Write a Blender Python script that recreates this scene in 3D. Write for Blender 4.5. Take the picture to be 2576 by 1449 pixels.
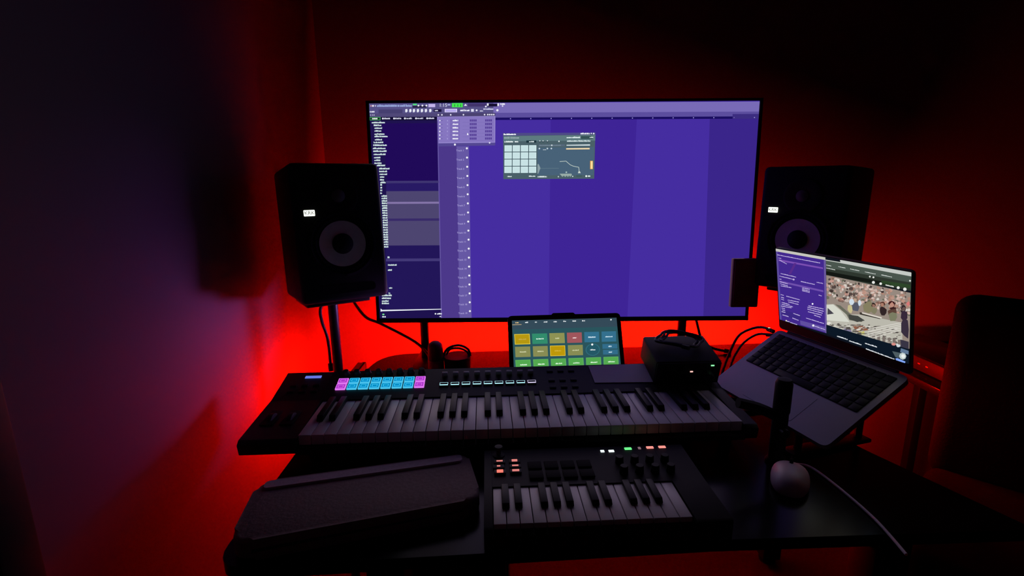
import bpy, bmesh, math, random
import numpy as np
from mathutils import Vector, Matrix
random.seed(7)
for o in list(bpy.data.objects): bpy.data.objects.remove(o, do_unlink=True)
S = bpy.context.scene; COL = S.collection

# ------------------------------------------------------------------ camera, world, exposure
cd = bpy.data.cameras.new('camera'); cam = bpy.data.objects.new('camera', cd); COL.objects.link(cam)
cd.sensor_width = 36; cd.lens = 1266.4/2576*36; cd.clip_start = .02
p_, r_ = .2124, -.0071
fw = Vector((0, math.cos(p_), -math.sin(p_))); u0 = Vector((0, math.sin(p_), math.cos(p_))); r0 = Vector((1,0,0))
rt = math.cos(r_)*r0 + math.sin(r_)*u0; up = -math.sin(r_)*r0 + math.cos(r_)*u0
M = Matrix((rt, up, -fw)).transposed().to_4x4(); M.translation = (0,0,1.27); cam.matrix_world = M
S.camera = cam
w = bpy.data.worlds.new('world'); S.world = w; w.use_nodes = True
w.node_tree.nodes['Background'].inputs[0].default_value = (.0016,.0008,.0014,1)
w.node_tree.nodes['Background'].inputs[1].default_value = 1
S.view_settings.view_transform = 'Standard'; S.view_settings.look = 'None'
S.view_settings.gamma = 1; S.view_settings.use_curve_mapping = False; S.view_settings.exposure = 0
S.cycles.use_denoising = True
S.cycles.max_bounces = 6
LED_STRENGTH = 1300.0
TV_LIGHT_BOOST = .7
WALL_FILL_LIGHT = .2
# added lamp before the screen, strengthening the television's light; pinker than the picture
tl = bpy.data.lights.new('television_light_boost', 'AREA'); tl.shape = 'RECTANGLE'; tl.size = 1.0; tl.size_y = .56
tl.energy = TV_LIGHT_BOOST; tl.color = (1,.8,.8); tl.spread = math.radians(100)
tlo = bpy.data.objects.new('television_light_boost', tl); COL.objects.link(tlo)
tlo.location = (.143,1.385,1.178); tlo.rotation_euler = (-math.pi/2-.0517,0,0)
# added purple fill lamp with no fixture, aimed under the speaker onto the left wall
gl = bpy.data.lights.new('left_wall_fill_light', 'AREA'); gl.shape = 'RECTANGLE'; gl.size = .10; gl.size_y = .05
gl.energy = WALL_FILL_LIGHT; gl.color = (.55,.2,.9); gl.spread = math.radians(65)
glo = bpy.data.objects.new('left_wall_fill_light', gl); COL.objects.link(glo)
glo.location = (-.13,1.33,.895); glo.rotation_euler = (Vector((.515,.27,-.07))).to_track_quat('Z','Y').to_euler()

# ------------------------------------------------------------------ materials
def lin(c): 
    return tuple(((v/255)/12.92 if v/255 <= .04045 else ((v/255+.055)/1.055)**2.4) for v in c)
def mat(name, col, rough=.5, metal=0, noise=0, scale=40, bump=0, spec=.5):
    m = bpy.data.materials.new(name); m.use_nodes = True; nt = m.node_tree; b = nt.nodes['Principled BSDF']
    b.inputs['Roughness'].default_value = rough; b.inputs['Metallic'].default_value = metal
    b.inputs['Specular IOR Level'].default_value = spec
    b.inputs['Base Color'].default_value = (*col,1)
    if noise or bump:
        tc = nt.nodes.new('ShaderNodeTexCoord'); n = nt.nodes.new('ShaderNodeTexNoise'); n.inputs['Scale'].default_value = scale
        n.inputs['Detail'].default_value = 4
        nt.links.new(tc.outputs['Object'], n.inputs['Vector'])
        if noise:
            r = nt.nodes.new('ShaderNodeValToRGB')
            r.color_ramp.elements[0].color = (*[c*(1-noise) for c in col],1); r.color_ramp.elements[1].color = (*[min(1,c*(1+noise)) for c in col],1)
            nt.links.new(n.outputs['Fac'], r.inputs[0]); nt.links.new(r.outputs[0], b.inputs['Base Color'])
        if bump:
            bp = nt.nodes.new('ShaderNodeBump'); bp.inputs['Strength'].default_value = bump; bp.inputs['Distance'].default_value = .002
            nt.links.new(n.outputs['Fac'], bp.inputs['Height']); nt.links.new(bp.outputs[0], b.inputs['Normal'])
    return m
def emat(name, rgb, strength=1):
    m = bpy.data.materials.new(name); m.use_nodes = True; nt = m.node_tree; nt.nodes.clear()
    e = nt.nodes.new('ShaderNodeEmission'); o = nt.nodes.new('ShaderNodeOutputMaterial')
    e.inputs[0].default_value = (*lin(rgb),1); e.inputs[1].default_value = strength
    nt.links.new(e.outputs[0], o.inputs[0]); return m
def screen_mat():
    m = bpy.data.materials.new('screen_picture'); m.use_nodes = True; nt = m.node_tree; nt.nodes.clear()
    a = nt.nodes.new('ShaderNodeAttribute'); a.attribute_name = 'Col'
    e = nt.nodes.new('ShaderNodeEmission'); o = nt.nodes.new('ShaderNodeOutputMaterial')
    nt.links.new(a.outputs['Color'], e.inputs[0]); nt.links.new(e.outputs[0], o.inputs[0]); return m
WALL = mat('wall_paint', (.14,.10,.12), .9, 0, .06, 3, .15)
CEIL = mat('ceiling_paint', (.2,.2,.2), .95, 0, .04, 3, .1)
FLOOR = mat('floor_carpet', (.03,.026,.026), .95, 0, .3, 120, .5)
DOORM = mat('door_paint', (.012,.011,.011), .6, 0, .2, 8)
DESK = mat('desk_laminate', (.004,.0037,.0037), .2, 0, .25, 25, .02, .12)
BLACK = mat('black_plastic', (.012,.012,.013), .6, 0, .15, 60, .05, .2)
BLACK2 = mat('black_satin', (.014,.014,.015), .5, 0, .1, 60, 0, .25)
METAL = mat('black_metal', (.02,.02,.02), .4, .6, .1, 30)
RUBBER = mat('black_rubber', (.008,.008,.008), .8, spec=.15)
CABLE = mat('cable_rubber', (.012,.012,.012), .55)
WHITEKEY = mat('white_key_plastic', (.78,.76,.76), .4, 0, .02, 30)
BLACKKEY = mat('black_key_plastic', (.006,.006,.007), .5, spec=.2)
CAP = mat('grey_cap', (.3,.3,.32), .5, 0, .05, 50)
CONE = mat('speaker_cone', (.75,.68,.62), .7, 0, .12, 90, .2)
ALU = mat('grey_aluminium', (.3,.29,.31), .42, .35, .04, 60)
PAPER = mat('paper', (.85,.82,.82), .8, 0, .04, 30)
MOUSEW = mat('white_plastic', (.85,.78,.8), .45, 0, .03, 30)
PADM = mat('case_cloth', (.30,.22,.22), .95, 0, .25, 150, .4)
PADB = mat('tv_lit_case_band', (.6,.5,.58), .9, 0, .2, 150, .4)
FABRIC = mat('chair_fabric', (.005,.0045,.0045), .95, 0, .3, 150, .5, .1)
DOME = mat('tweeter_dome_cloth', (.12,.1,.1), .7, 0, .1, 60)
MAROON = mat('maroon_plastic', (.4,.06,.09), .6, 0, .15, 50)
AMBER = mat('dark_bottle', (.1,.02,.02), .5, 0, .1, 20)
FOAM = mat('foam', (.012,.012,.012), .95, 0, .2, 100, .4)
SCREEN = screen_mat()
PRINT = mat('pale_print', (.5,.4,.4), .6, 0, .05, 30)
def led_mat(name, k):
    m = bpy.data.materials.new(name); m.use_nodes = True; b = m.node_tree.nodes['Principled BSDF']; b.inputs['Base Color'].default_value = (.3,.02,.02,1)
    b.inputs['Emission Color'].default_value = (1,.0028,.0004,1); b.inputs['Emission Strength'].default_value = k; return m
LED = led_mat('red_led', LED_STRENGTH); LED_FILL = led_mat('red_led_fill', LED_STRENGTH*.26); LED_SIDE = led_mat('red_led_side', LED_STRENGTH*.6)

# ------------------------------------------------------------------ helpers
def link(o, parent=None, kind=None, label=None, cat=None, group=None):
    COL.objects.link(o)
    if parent: o.parent = parent
    if kind: o['kind'] = kind
    if label: o['label'] = label
    if cat: o['category'] = cat
    if group: o['group'] = group
    return o
def thing(name, label, cat, loc, rz=0, group=None, rot=None):
    o = bpy.data.objects.new(name, None); o.empty_display_size = .05
    o.location = loc; o.rotation_euler = rot if rot else (0,0,rz)
    return link(o, None, None, label, cat, group)
def finish(name, bm, m, parent=None, smooth=True, **k):
    me = bpy.data.meshes.new(name); bmesh.ops.recalc_face_normals(bm, faces=bm.faces); bm.to_mesh(me); bm.free()
    for mm in (m if isinstance(m,(list,tuple)) else [m]): me.materials.append(mm)
    if smooth:
        for p in me.polygons: p.use_smooth = True
        me.set_sharp_from_angle(angle=math.radians(35))
    return link(bpy.data.objects.new(name, me), parent, **k)
def again(o, parent=None, loc=(0,0,0), name=None):
    c = o.copy(); COL.objects.link(c)
    if parent: c.parent = parent
    c.location = loc
    return c
def add_box(bm, size, c=(0,0,0), bev=0, seg=2, rot=None):
    v = bmesh.ops.create_cube(bm, size=1)['verts']
    bmesh.ops.scale(bm, vec=size, verts=v)
    if bev:
        es = list({e for x in v for e in x.link_edges})
        r = bmesh.ops.bevel(bm, geom=es, offset=bev, segments=seg, profile=.5, affect='EDGES')
        v = list({x for f in r['faces'] for x in f.verts} | {x for x in v if x.is_valid})
        # collect whole island
        st, seen = list(v), set(v)
        while st:
            x = st.pop()
            for e in x.link_edges:
                y = e.other_vert(x)
                if y not in seen: seen.add(y); st.append(y)
        v = list(seen)
    if rot is not None: bmesh.ops.rotate(bm, verts=v, cent=(0,0,0), matrix=rot)
    bmesh.ops.translate(bm, vec=c, verts=v)
    return v
def box(name, size, c, m, parent=None, bev=.002, seg=2, rot=None, **k):
    bm = bmesh.new(); add_box(bm, size, c, bev, seg, rot); return finish(name, bm, m, parent, **k)
def add_lathe(bm, prof, n=32, mtx=None, cap=True):
    rings = []
    for r, z in prof:
        if r < 1e-6: rings.append([bm.verts.new((0,0,z))])
        else: rings.append([bm.verts.new((r*math.cos(2*math.pi*i/n), r*math.sin(2*math.pi*i/n), z)) for i in range(n)])
    for a, b in zip(rings, rings[1:]):
        for i in range(n):
            j = (i+1) % n
            if len(a) == 1 and len(b) == 1: continue
            if len(a) == 1: bm.faces.new((a[0], b[i], b[j]))
            elif len(b) == 1: bm.faces.new((a[i], a[j], b[0]))
            else: bm.faces.new((a[i], a[j], b[j], b[i]))
    if cap:
        for q in (rings[0], rings[-1]):
            if len(q) > 2: bm.faces.new(q)
    vs = [v for q in rings for v in q]
    if mtx is not None: bmesh.ops.transform(bm, matrix=mtx, verts=vs)
    return vs
def lathe(name, prof, m, parent=None, n=32, mtx=None, cap=True, **k):
    bm = bmesh.new(); add_lathe(bm, prof, n, mtx, cap); return finish(name, bm, m, parent, **k)
def spline(pts, n=8):
    P = [Vector(p) for p in pts]; out = []
    for i in range(len(P)-1):
        a = P[max(i-1,0)]; b = P[i]; c = P[i+1]; d = P[min(i+2,len(P)-1)]
        for j in range(n):
            t = j/n
            out.append(.5*((2*b)+(c-a)*t+(2*a-5*b+4*c-d)*t*t+(-a+3*b-3*c+d)*t**3))
    return out+[P[-1]]
def add_tube(bm, pts, r, n=8):
    rings = []; ref = Vector((0,0,1))
    for i, p in enumerate(pts):
        t = (pts[min(i+1,len(pts)-1)]-pts[max(i-1,0)]).normalized()
        u = t.cross(ref)
        if u.length < .05: u = t.cross(Vector((1,0,0)))
        u.normalize(); v = t.cross(u)
        rings.append([bm.verts.new(p+r*(math.cos(2*math.pi*k/n)*u+math.sin(2*math.pi*k/n)*v)) for k in range(n)])
    for a, b in zip(rings, rings[1:]):
        for k in range(n): bm.faces.new((a[k], a[(k+1)%n], b[(k+1)%n], b[k]))
    bm.faces.new(rings[0]); bm.faces.new(rings[-1])
def tube(name, pts, r, m, parent=None, sm=8, **k):
    bm = bmesh.new(); add_tube(bm, spline(pts, sm) if sm else [Vector(p) for p in pts], r); return finish(name, bm, m, parent, **k)
def add_prism(bm, poly, a, b, axis='z'):
    f = {'z': lambda p, t: (p[0],p[1],t), 'x': lambda p, t: (t,p[0],p[1]), 'y': lambda p, t: (p[0],t,p[1])}[axis]
    A = [bm.verts.new(f(p,a)) for p in poly]; B = [bm.verts.new(f(p,b)) for p in poly]; n = len(poly)
    bm.faces.new(A); bm.faces.new(B)
    for i in range(n): bm.faces.new((A[i],A[(i+1)%n],B[(i+1)%n],B[i]))
def prism(name, poly, a, b, m, parent=None, axis='z', bev=0, **k):
    bm = bmesh.new(); add_prism(bm, poly, a, b, axis)
    if bev: bmesh.ops.bevel(bm, geom=list(bm.edges), offset=bev, segments=2, profile=.5, affect='EDGES')
    return finish(name, bm, m, parent, **k)
def rounded(poly, rad, n=6):
    out = []; N = len(poly)
    for i in range(N):
        p = Vector(poly[i]); a = Vector(poly[i-1])-p; b = Vector(poly[(i+1)%N])-p
        r = rad[i] if isinstance(rad,(list,tuple)) else rad
        if r <= 0: out.append(tuple(p)); continue
        A = p+a.normalized()*r; B = p+b.normalized()*r
        for j in range(n+1):
            t = j/n; q = (1-t)**2*A+2*t*(1-t)*p+t*t*B; out.append((q.x,q.y))
    return out
def text_mesh(body, size):
    c = bpy.data.curves.new('t','FONT'); c.body = body; c.size = size; c.align_x = 'CENTER'; c.align_y = 'CENTER'; c.resolution_u = 2
    o = bpy.data.objects.new('t', c); COL.objects.link(o)
    dg = bpy.context.evaluated_depsgraph_get(); dg.update()
    me = bpy.data.meshes.new_from_object(o.evaluated_get(dg))
    V = [tuple(v.co) for v in me.vertices]; F = [tuple(p.vertices) for p in me.polygons]
    bpy.data.objects.remove(o, do_unlink=True); bpy.data.curves.remove(c); bpy.data.meshes.remove(me)
    return V, F
TY = Matrix.Rotation(math.pi/2, 4, 'X')     # lathe axis z -> -y
class Screen:
    """flat picture: rectangles and polygons of colour laid out on a panel, in layers"""
    def __init__(s, corners, rect):
        # corners: the panel's four corners in the layout grid (tl,tr,br,bl); rect: x0,x1,z0,z1 on the panel
        x0,x1,z0,z1 = rect; dst = [(x0,z1),(x1,z1),(x1,z0),(x0,z0)]; A=[]; B=[]
        for (x,y),(u,v) in zip(corners,dst):
            A += [[x,y,1,0,0,0,-u*x,-u*y],[0,0,0,x,y,1,-v*x,-v*y]]; B += [u,v]
        h = np.linalg.solve(np.array(A,float),np.array(B,float)); s.H = np.append(h,1).reshape(3,3)
        s.V=[]; s.F=[]; s.C=[]; s.layer=0; s.rect=rect
    def m(s, x, y):
        q = s.H@np.array([x,y,1.]); x0,x1,z0,z1=s.rect
        return min(max(q[0]/q[2],x0),x1), min(max(q[1]/q[2],z0),z1)
    def poly(s, pts, col, L=1):
        i = len(s.V)
        for x,y in pts:
            a,b = s.m(x,y); s.V.append((a,-L*.00015,b))
        s.F.append(tuple(range(i,i+len(pts)))); s.C.append(lin(col))
    def flat(s, a, b, c, d, col, L=0):
        i = len(s.V); s.V += [(a,-L*.00015,b),(c,-L*.00015,b),(c,-L*.00015,d),(a,-L*.00015,d)]; s.F.append((i,i+1,i+2,i+3)); s.C.append(lin(col))
    def box(s, x0,y0,x1,y1,col,L=1,sl=0):
        s.poly([(x0,y0),(x1,y0+sl*(x1-x0)),(x1,y1+sl*(x1-x0)),(x0,y1)],col,L)
    def words(s, x0,x1,y,h,col,L=3,sl=0,gap=.18):
        x = x0
        while x < x1:
            wd = min(random.uniform(.5,2.0)*h*.5, x1-x); a = h*random.uniform(.18,.55)
            s.poly([(x,y-a+sl*(x-x0)),(x+wd,y-a+sl*(x+wd-x0)),(x+wd,y+h*.42+sl*(x+wd-x0)),(x,y+h*.42+sl*(x-x0))],col,L)
            x += wd+h*gap*random.choice((.15,.3,.4,1.3))
    def dot(s, x,y,r,col,L=3,ry=None):
        ry = ry or r
        s.poly([(x+r*math.cos(a*math.pi/4),y+ry*math.sin(a*math.pi/4)) for a in range(8)],col,L)
    def text(s, body,x,y,h,col,L=3):
        V,F = text_mesh(body,h*1.35); i=len(s.V)
        for v in V:
            a,b = s.m(x+v[0],y-v[1]); s.V.append((a,-L*.00015,b))
        for f in F: s.F.append(tuple(k+i for k in f)); s.C.append(lin(col))
    def build(s, name, parent, **k):
        me = bpy.data.meshes.new(name); me.from_pydata(s.V,[],s.F)
        at = me.color_attributes.new('Col','FLOAT_COLOR','CORNER')
        for p,c in zip(me.polygons,s.C):
            for li in p.loop_indices: at.data[li].color = (*c,1)
        me.materials.append(SCREEN)
        return link(bpy.data.objects.new(name,me),parent,**k)

# ------------------------------------------------------------------ setting
XL, XR, YB, YF, ZC = -.645, 2.6, 1.80, -1.4, 2.5
def struct(name, size, c, m): return box(name, size, c, m, bev=0, kind='structure')
struct('floor', (XR-XL+.2, YB-YF+.2, .1), ((XL+XR)/2,(YB+YF)/2,-.05), FLOOR)
struct('ceiling', (XR-XL+.2, YB-YF+.2, .1), ((XL+XR)/2,(YB+YF)/2,ZC+.05), CEIL)
struct('wall_left', (.1, YB-YF, ZC), (XL-.05,(YB+YF)/2,ZC/2), WALL)
struct('wall_right', (.1, YB-YF, ZC), (XR+.05,(YB+YF)/2,ZC/2), WALL)
struct('wall_back', (XR-XL+.2,.1,ZC), ((XL+XR)/2,YB+.05,ZC/2), WALL)
struct('wall_front', (XR-XL+.2,.1,ZC), ((XL+XR)/2,YF-.05,ZC/2), WALL)
d = bpy.data.objects.new('door_1', None); d.location = (XL+.002,.12,0); link(d, kind='structure')
box('door_leaf', (.03,.78,2.0), (.017,0,1.003), DOORM, d, .003)
for y in (-.415,.415): box('door_jamb', (.04,.05,2.06), (.02,y,1.03), DOORM, d, .004)
box('door_head', (.04,.78,.05), (.02,0,2.035), DOORM, d, .004)
for z in (.55,1.5): box('door_panel', (.008,.5,.7), (.036,0,z), DOORM, d, .006)
h = lathe('door_handle', [(.009,0),(.009,.04),(.018,.045),(.02,.06),(.012,.07),(0,.071)], METAL, d, 20, Matrix.Translation((.032,-.3,1.0))@Matrix.Rotation(math.pi/2,4,'Y'))

# ------------------------------------------------------------------ desk
DZ = .74
desk = thing('desk','long dark studio desk with rounded corners carrying the screens and keyboards','desk',(.15,1.1,0))
ox, oy = .15, 1.1
poly = [(-.425,.606),(.30,.657),(.80,.675),(.69,.93),(.66,1.10),(.95,1.25),(.95,1.58),(-.40,1.49),(-.44,1.20)]
poly = rounded([(x-ox,y-oy) for x,y in poly],[.05,0,.02,.04,.04,.03,.03,.09,0])
prism('worktop', poly, DZ-.02, DZ, DESK, desk, bev=.0)
for x,y in ((-.20,.70),(.62,.74),(-.30,1.40),(.86,1.48)):
    box('leg', (.06,.06,.70), (x-ox,y-oy,.37), METAL, desk, .004)
    # levelling foot of this leg
for x,y in ((-.20,.70),(.62,.74),(-.30,1.40),(.86,1.48)):
    lathe('foot', [(.026,0),(.026,.012),(.012,.014),(.012,.021)], RUBBER, desk, 16, Matrix.Translation((x-ox,y-oy,0)))
box('rail', (.74,.03,.05), (.22-ox,.74-oy,.695), METAL, desk, .003)
box('rail', (1.10,.03,.05), (.28-ox,1.43-oy,.695), METAL, desk, .003)
def strip(loc, rz, n, m, label, lip=.0173):
    st = thing('led_strip',label,'light strip',loc,rz)
    box('backing', (n,.008,.026), (0,0,0), METAL, st, .002)
    box('light_tube', (n-.02,.008,.016), (0,.008,0), m, st, .003, label='glowing red diffuser')
    box('light_shaping_lip', (n,lip,.003), (0,lip/2-.002,.0115), METAL, st, .0005); box('light_shaping_lip', (n,.014,.003), (0,.005,-.0115), METAL, st, .0005)  # unseen lips added to shape the glow; the upper shades the wall above
    for x in (-n/2,n/2): box('end_cap', (.01,.012,.026), (x,.002,0), BLACK, st, .002)
strip((.27,1.548,DZ-.026), .0667, 1.26, LED, 'long red glowing light strip along the rear edge of the desk')
strip((-.452,1.365,DZ-.026), math.radians(90), .18, LED_SIDE, 'short red glowing light strip on the rear left edge of the desk', .022)
strip((.962,1.42,DZ-.026), math.radians(-90), .26, LED_FILL, 'short dimmer red fill strip added on the rear right edge of the desk', .022)  # unseen strip added to redden the back wall on the right

# drawer pedestal under the left front
dp = thing('drawer_pedestal','black drawer unit under the front left of the desk','drawer unit',(-.02,.86,0))
box('carcass', (.22,.36,.60), (0,0,.32), BLACK, dp, .004)
for z in (.14,.33,.52):
    f = box('drawer', (.21,.018,.175), (0,-.19,z), BLACK2, dp, .003)
    box('handle', (.09,.012,.012), (0,-.204,z+.05), METAL, f, .003)
for x in (-.09,.09):
    for y in (-.15,.15): lathe('caster', [(.018,0),(.018,.02)], RUBBER, dp, 14, Matrix.Translation((x,y,0)))
dp.location = (-.12,1.02,0)

# ------------------------------------------------------------------ television
TVW, TVH = 1.04, .585
tv = thing('television','large wide television showing a purple music arrangement screen, on two posts','television',(.143,1.3995,DZ),0)
tvp = bpy.data.objects.new('panel',None)
rotm = Matrix.Rotation(-.0517,4,'X'); cz = 1.178-DZ
bm = bmesh.new(); add_box(bm,(TVW+.016,.022,TVH+.022),(0,.0125,-.003),.004); add_box(bm,(TVW*.6,.03,TVH*.55),(0,.037,-.08),.01)
bmesh.ops.transform(bm,matrix=Matrix.Translation((0,0,cz))@rotm,verts=bm.verts); finish('housing',bm,BLACK2,tv)
bm = bmesh.new()
for sz,c in (((TVW+.018,.006,.006),(0,-.001,TVH/2+.004)),((TVW+.018,.006,.012),(0,-.001,-TVH/2-.007)),((.007,.006,TVH+.02),(-TVW/2-.005,-.001,-.003)),((.007,.006,TVH+.02),(TVW/2+.005,-.001,-.003))):
    add_box(bm,sz,c,.0015)
bmesh.ops.transform(bm,matrix=Matrix.Translation((0,0,cz))@rotm,verts=bm.verts); finish('bezel',bm,BLACK,tv)
for x in (-.405,.363):
    lathe('post',[(.0125,.008),(.0125,.27)],METAL,tv,20,Matrix.Translation((x,.045,0)))
    box('foot',(.05,.16,.008),(x,.02,.004),METAL,tv,.002)
for x in (-.405,.363): box('clamp',(.05,.03,.07),(x,.045,.25),METAL,tv,.004)
T = Screen([(928,257),(1908,255),(1876,797),(957,799)],(-TVW/2,TVW/2,-TVH/2,TVH/2))
T.flat(-TVW/2,-TVH/2,TVW/2,TVH/2,(69,45,160),0)
# playlist bars
T.poly([(1384,300),(1600,300),(1580,800),(1382,800)],(62,36,150),1)
T.poly([(1783,300),(1908,300),(1876,800),(1771,800)],(58,37,138),1)
T.box(1240,257,1908,282,(120,106,182),1); T.box(1245,282,1908,294,(92,78,158),1); T.box(1245,294,1908,300,(26,14,96),2)
T.box(1840,288,1908,300,(60,45,128),3)
for k in range(13): T.dot(1283+k*51,297,1.5,(150,140,215),3)
# top-left toolbars
T.box(928,257,1240,282,(86,80,134),1); T.box(928,282,1100,291,(80,72,120),1); T.box(1098,282,1245,291,(74,66,112),2)
T.words(948,1036,263,6,(150,165,215),3); T.dot(933,263,2.2,(190,140,160)); T.dot(938,263,2.4,(245,240,250)); T.dot(944,263,2,(190,190,220))
T.box(1038,258,1048,262,(80,220,120),3); T.box(1037,264,1072,268,(30,25,55),2)
for x in (1052,1062,1072): T.dot(x,263,2.4,(235,235,245),4)
T.box(1077,259,1094,267,(195,180,235),3); T.text('1:15',1114,262.5,9,(225,228,248),3); T.words(1125,1132,261,5,(160,165,215))
T.box(1136,257,1163,267.5,(70,230,80),3)
for x in (1142,1150,1157): T.box(x,260,x+1.6,266,(25,120,45),4)
T.poly([(1166,264),(1170,259),(1174,264)],(230,230,245),3); T.box(1176,258,1222,266,(66,52,108),2); T.box(1226,259,1250,266,(22,16,50),2)
T.box(1224,258,1228,264,(235,235,245),3); T.box(1250,258,1254,265,(235,235,245),3); T.words(1257,1269,260,5,(240,240,250)); T.dot(1221,266,2.2,(235,235,250)); T.dot(1263,265,2,(225,225,245))
T.words(930,942,278,4,(220,220,235)); T.box(952,272,1012,282,(70,63,112),2)
for k,x in enumerate((1019,1029,1038,1048,1058,1068,1079)):
    T.poly([(x,272),(x+5,271),(x+6,277),(x+3,280),(x,279)],(230,232,245),3)
T.box(1090,272,1110,279,(26,18,60),2); T.words(1093,1101,275.5,3.5,(220,220,240)); T.box(1118,271.5,1149,280,(225,215,250),3); T.box(1120,273,1147,279,(180,168,235),4)
for x in (1157,1165,1173): T.words(x,x+7,275.5,5,(235,235,250))
T.box(1184,272,1191,279,(220,220,240),3); T.dot(1198,275.5,2.4,(235,235,250)); T.words(1206,1214,277,3,(225,225,245)); T.words(1215,1240,272.5,4,(210,212,240)); T.dot(1250,275.5,3,(235,235,250))
for x in (932,937,941): T.dot(x,286,1.6,(180,175,210))
for x in (1102,1111,1133,1165,1218,1226,1231,1236,1241): T.dot(x,286.5,2,(235,235,250),4)
# browser
T.poly([(928,291),(1100,291),(1112,800),(955,800)],(30,18,78),1)
T.box(928,291,1098,300,(20,14,52),2)
T.box(929,291,957,299.5,(70,160,90),3); T.box(931,292.5,955,298,(12,50,30),4); T.words(936,950,295.3,3.5,(240,250,245),5)
for x in (961,989,1016,1044,1072):
    T.dot(x+2,295,2.4,(235,235,250),3); T.words(x+5,x+20,295,4,(215,215,235),3)
T.poly([(960,307),(1098,307),(1104,452),(975,452)],(32,10,88),2)
T.poly([(972,452),(1104,452),(1104.5,458),(972,458)],(62,52,112),3); T.poly([(972,458),(1104,458),(1105,478),(972,478)],(40,26,100),2)
T.poly([(972,478),(1105,478),(1108,615),(972,615)],(77,69,112),2); T.poly([(975,505),(1105,505),(1105,510),(975,510)],(132,116,168),3)
T.poly([(972,547),(1106,547),(1106,553),(972,553)],(56,42,104),3)
T.poly([(972,615),(1108,615),(1112,775),(972,775)],(34,22,88),2); T.poly([(972,648),(1109,648),(1109,655),(972,655)],(66,56,118),3)
rows = [(935,968,305),(940,959,312),(942,961,319),(942,959,326),(942,967,334),(942,975,340),(943,961,348),(940,964,355),(939,973,362),(938,970,370),(939,973,377),(940,970,385),(941,957,393),(942,957,400),(942,960,407),(948,969,413),(954,980,421),(954,974,428),(955,974,435),(956,967,442),(956,967,449),(957,971,456)]
for y in range(462,486,7): rows.append((957,962,y))
y = 490
while y < 620: rows.append((960+(y-490)*.055,974+(y-490)*.03,y)); y += 6.1
rows += [(976,981,645),(977,999,664),(977,987,677),(980,988,722),(979,983,735),(962,987,741),(962,985,748),(962,979,755),(962,980,761)]
for a,b,y in rows:
    T.words(a,b,y,4.6,(205,225,225),4,0,.12)
T.poly([(959,774),(963,777.5),(1112,775.5),(1112,777.2),(963,781),(959,782)],(235,240,250),4)
T.dot(966,789,3,(120,225,150),4,2); T.words(963,972,795,4,(220,235,240),4); T.dot(1097,788,2,(235,240,250),4); T.words(1101,1113,788,4,(235,240,250),4); T.words(1107,1112,795,3,(220,225,245),4)
# channel rack
T.poly([(1099,291),(1245,290),(1245,357),(1101,358)],(150,136,206),3); T.poly([(1101,292),(1243,291.5),(1243,355),(1103,356)],(134,118,192),4)
for k in range(6):
    y = 301+k*9.1
    T.dot(1106,y,1.8,(240,240,250),6); T.box(1109,y-.5,1113,y+.5,(90,78,150),5); T.words(1124,1126,y,4,(170,160,220),5)
    T.box(1131,y-4,1156,y+4.2,(122,106,182),5); T.words(1138,1152,y,4.2,(238,238,250),6)
    for x0 in (1181,1219.5):
        for j in range(4): T.box(x0+j*4.5,y-2.7,x0+j*4.5+3.6,y+2.7,(84,62,150),5)
    T.box(1163,y+4.5,1240,y+5,(112,98,172),5)
T.poly([(1175,332),(1178,335),(1177,338),(1174,337)],(245,245,255),6); T.dot(1231,357.5,2,(230,228,250),6)
# track column
T.poly([(1101,358),(1148,358),(1158,800),(1112,800)],(76,56,138),2); T.poly([(1148,366),(1179,366),(1188,800),(1158,800)],(102,88,164),3)
T.poly([(1101,358),(1245,357),(1245,364),(1101,366)],(84,72,146),3); T.dot(1144,361.5,2.6,(245,245,252),5)
T.poly([(1099,300),(1101.5,300),(1113.5,800),(1111,800)],(100,84,160),3)
for k in range(19):
    y = 371+k*23.25-.06*k*k*.4; x = 1174+k*.54
    T.dot(x,y,2.6,(245,245,252),5)
    T.text('Track %d'%(k+1), 1157+k*.5, y+5.5, 4.6, (190,180,232), 5)
# sampler window
T.box(1264,333,1497,341,(78,74,134),2); T.poly([(1265,340),(1496,338),(1494,449),(1266,449)],(74,96,104),3)
T.poly([(1266,341),(1496,339),(1496,353),(1266,354)],(94,122,128),4); T.poly([(1351,370),(1493,369),(1492,440),(1352,440)],(72,98,120),4)
T.words(1266,1297,336.5,4,(240,245,250),6); T.words(1459,1482,335.5,4,(240,245,250),6); T.dot(1486,335,1.6,(240,245,250),6); T.dot(1492,335.5,2,(240,245,250),6)
T.words(1267,1304,345,6,(140,160,165),6); T.dot(1303,345.5,2,(150,170,172),6)
T.words(1424,1458,345,4,(225,240,240),6); T.box(1460,341.5,1490,349,(52,80,84),5); T.words(1482,1491,345,3,(225,240,240),6)
T.words(1268,1290,355,4,(232,242,242),6); T.words(1294,1303,355,3.6,(232,242,242),6); T.box(1323,352,1348,357.5,(26,50,58),5); T.words(1330,1343,355,3.6,(225,240,242),6)
for x in (1357,1365,1376): T.dot(x,354.5,2.6,(50,70,80),5); T.dot(x,353.2,1.4,(225,235,240),6)
T.dot(1405,354.5,1.8,(240,248,250),6); T.words(1425,1484,354,3.6,(225,240,240),6)
T.poly([(1354,362.5),(1420,362),(1420,367),(1354,367.5)],(86,104,122),5); T.words(1356,1410,364.5,2.4,(120,140,150),6); T.dot(1387,364.5,2,(215,228,232),6)
T.poly([(1424,363.5),(1483,362.8),(1483,365.6),(1424,365.6)],(225,238,242),6); T.poly([(1423,372),(1482,371.5),(1482,375),(1423,375.2)],(240,200,120),5); T.box(1424,372.8,1482,374.3,(255,242,215),6)
for x in (1356,1376,1386): T.dot(x,372.5,2,(205,220,228),6)
T.words(1365,1373,375.5,2,(200,214,220),6)
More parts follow.
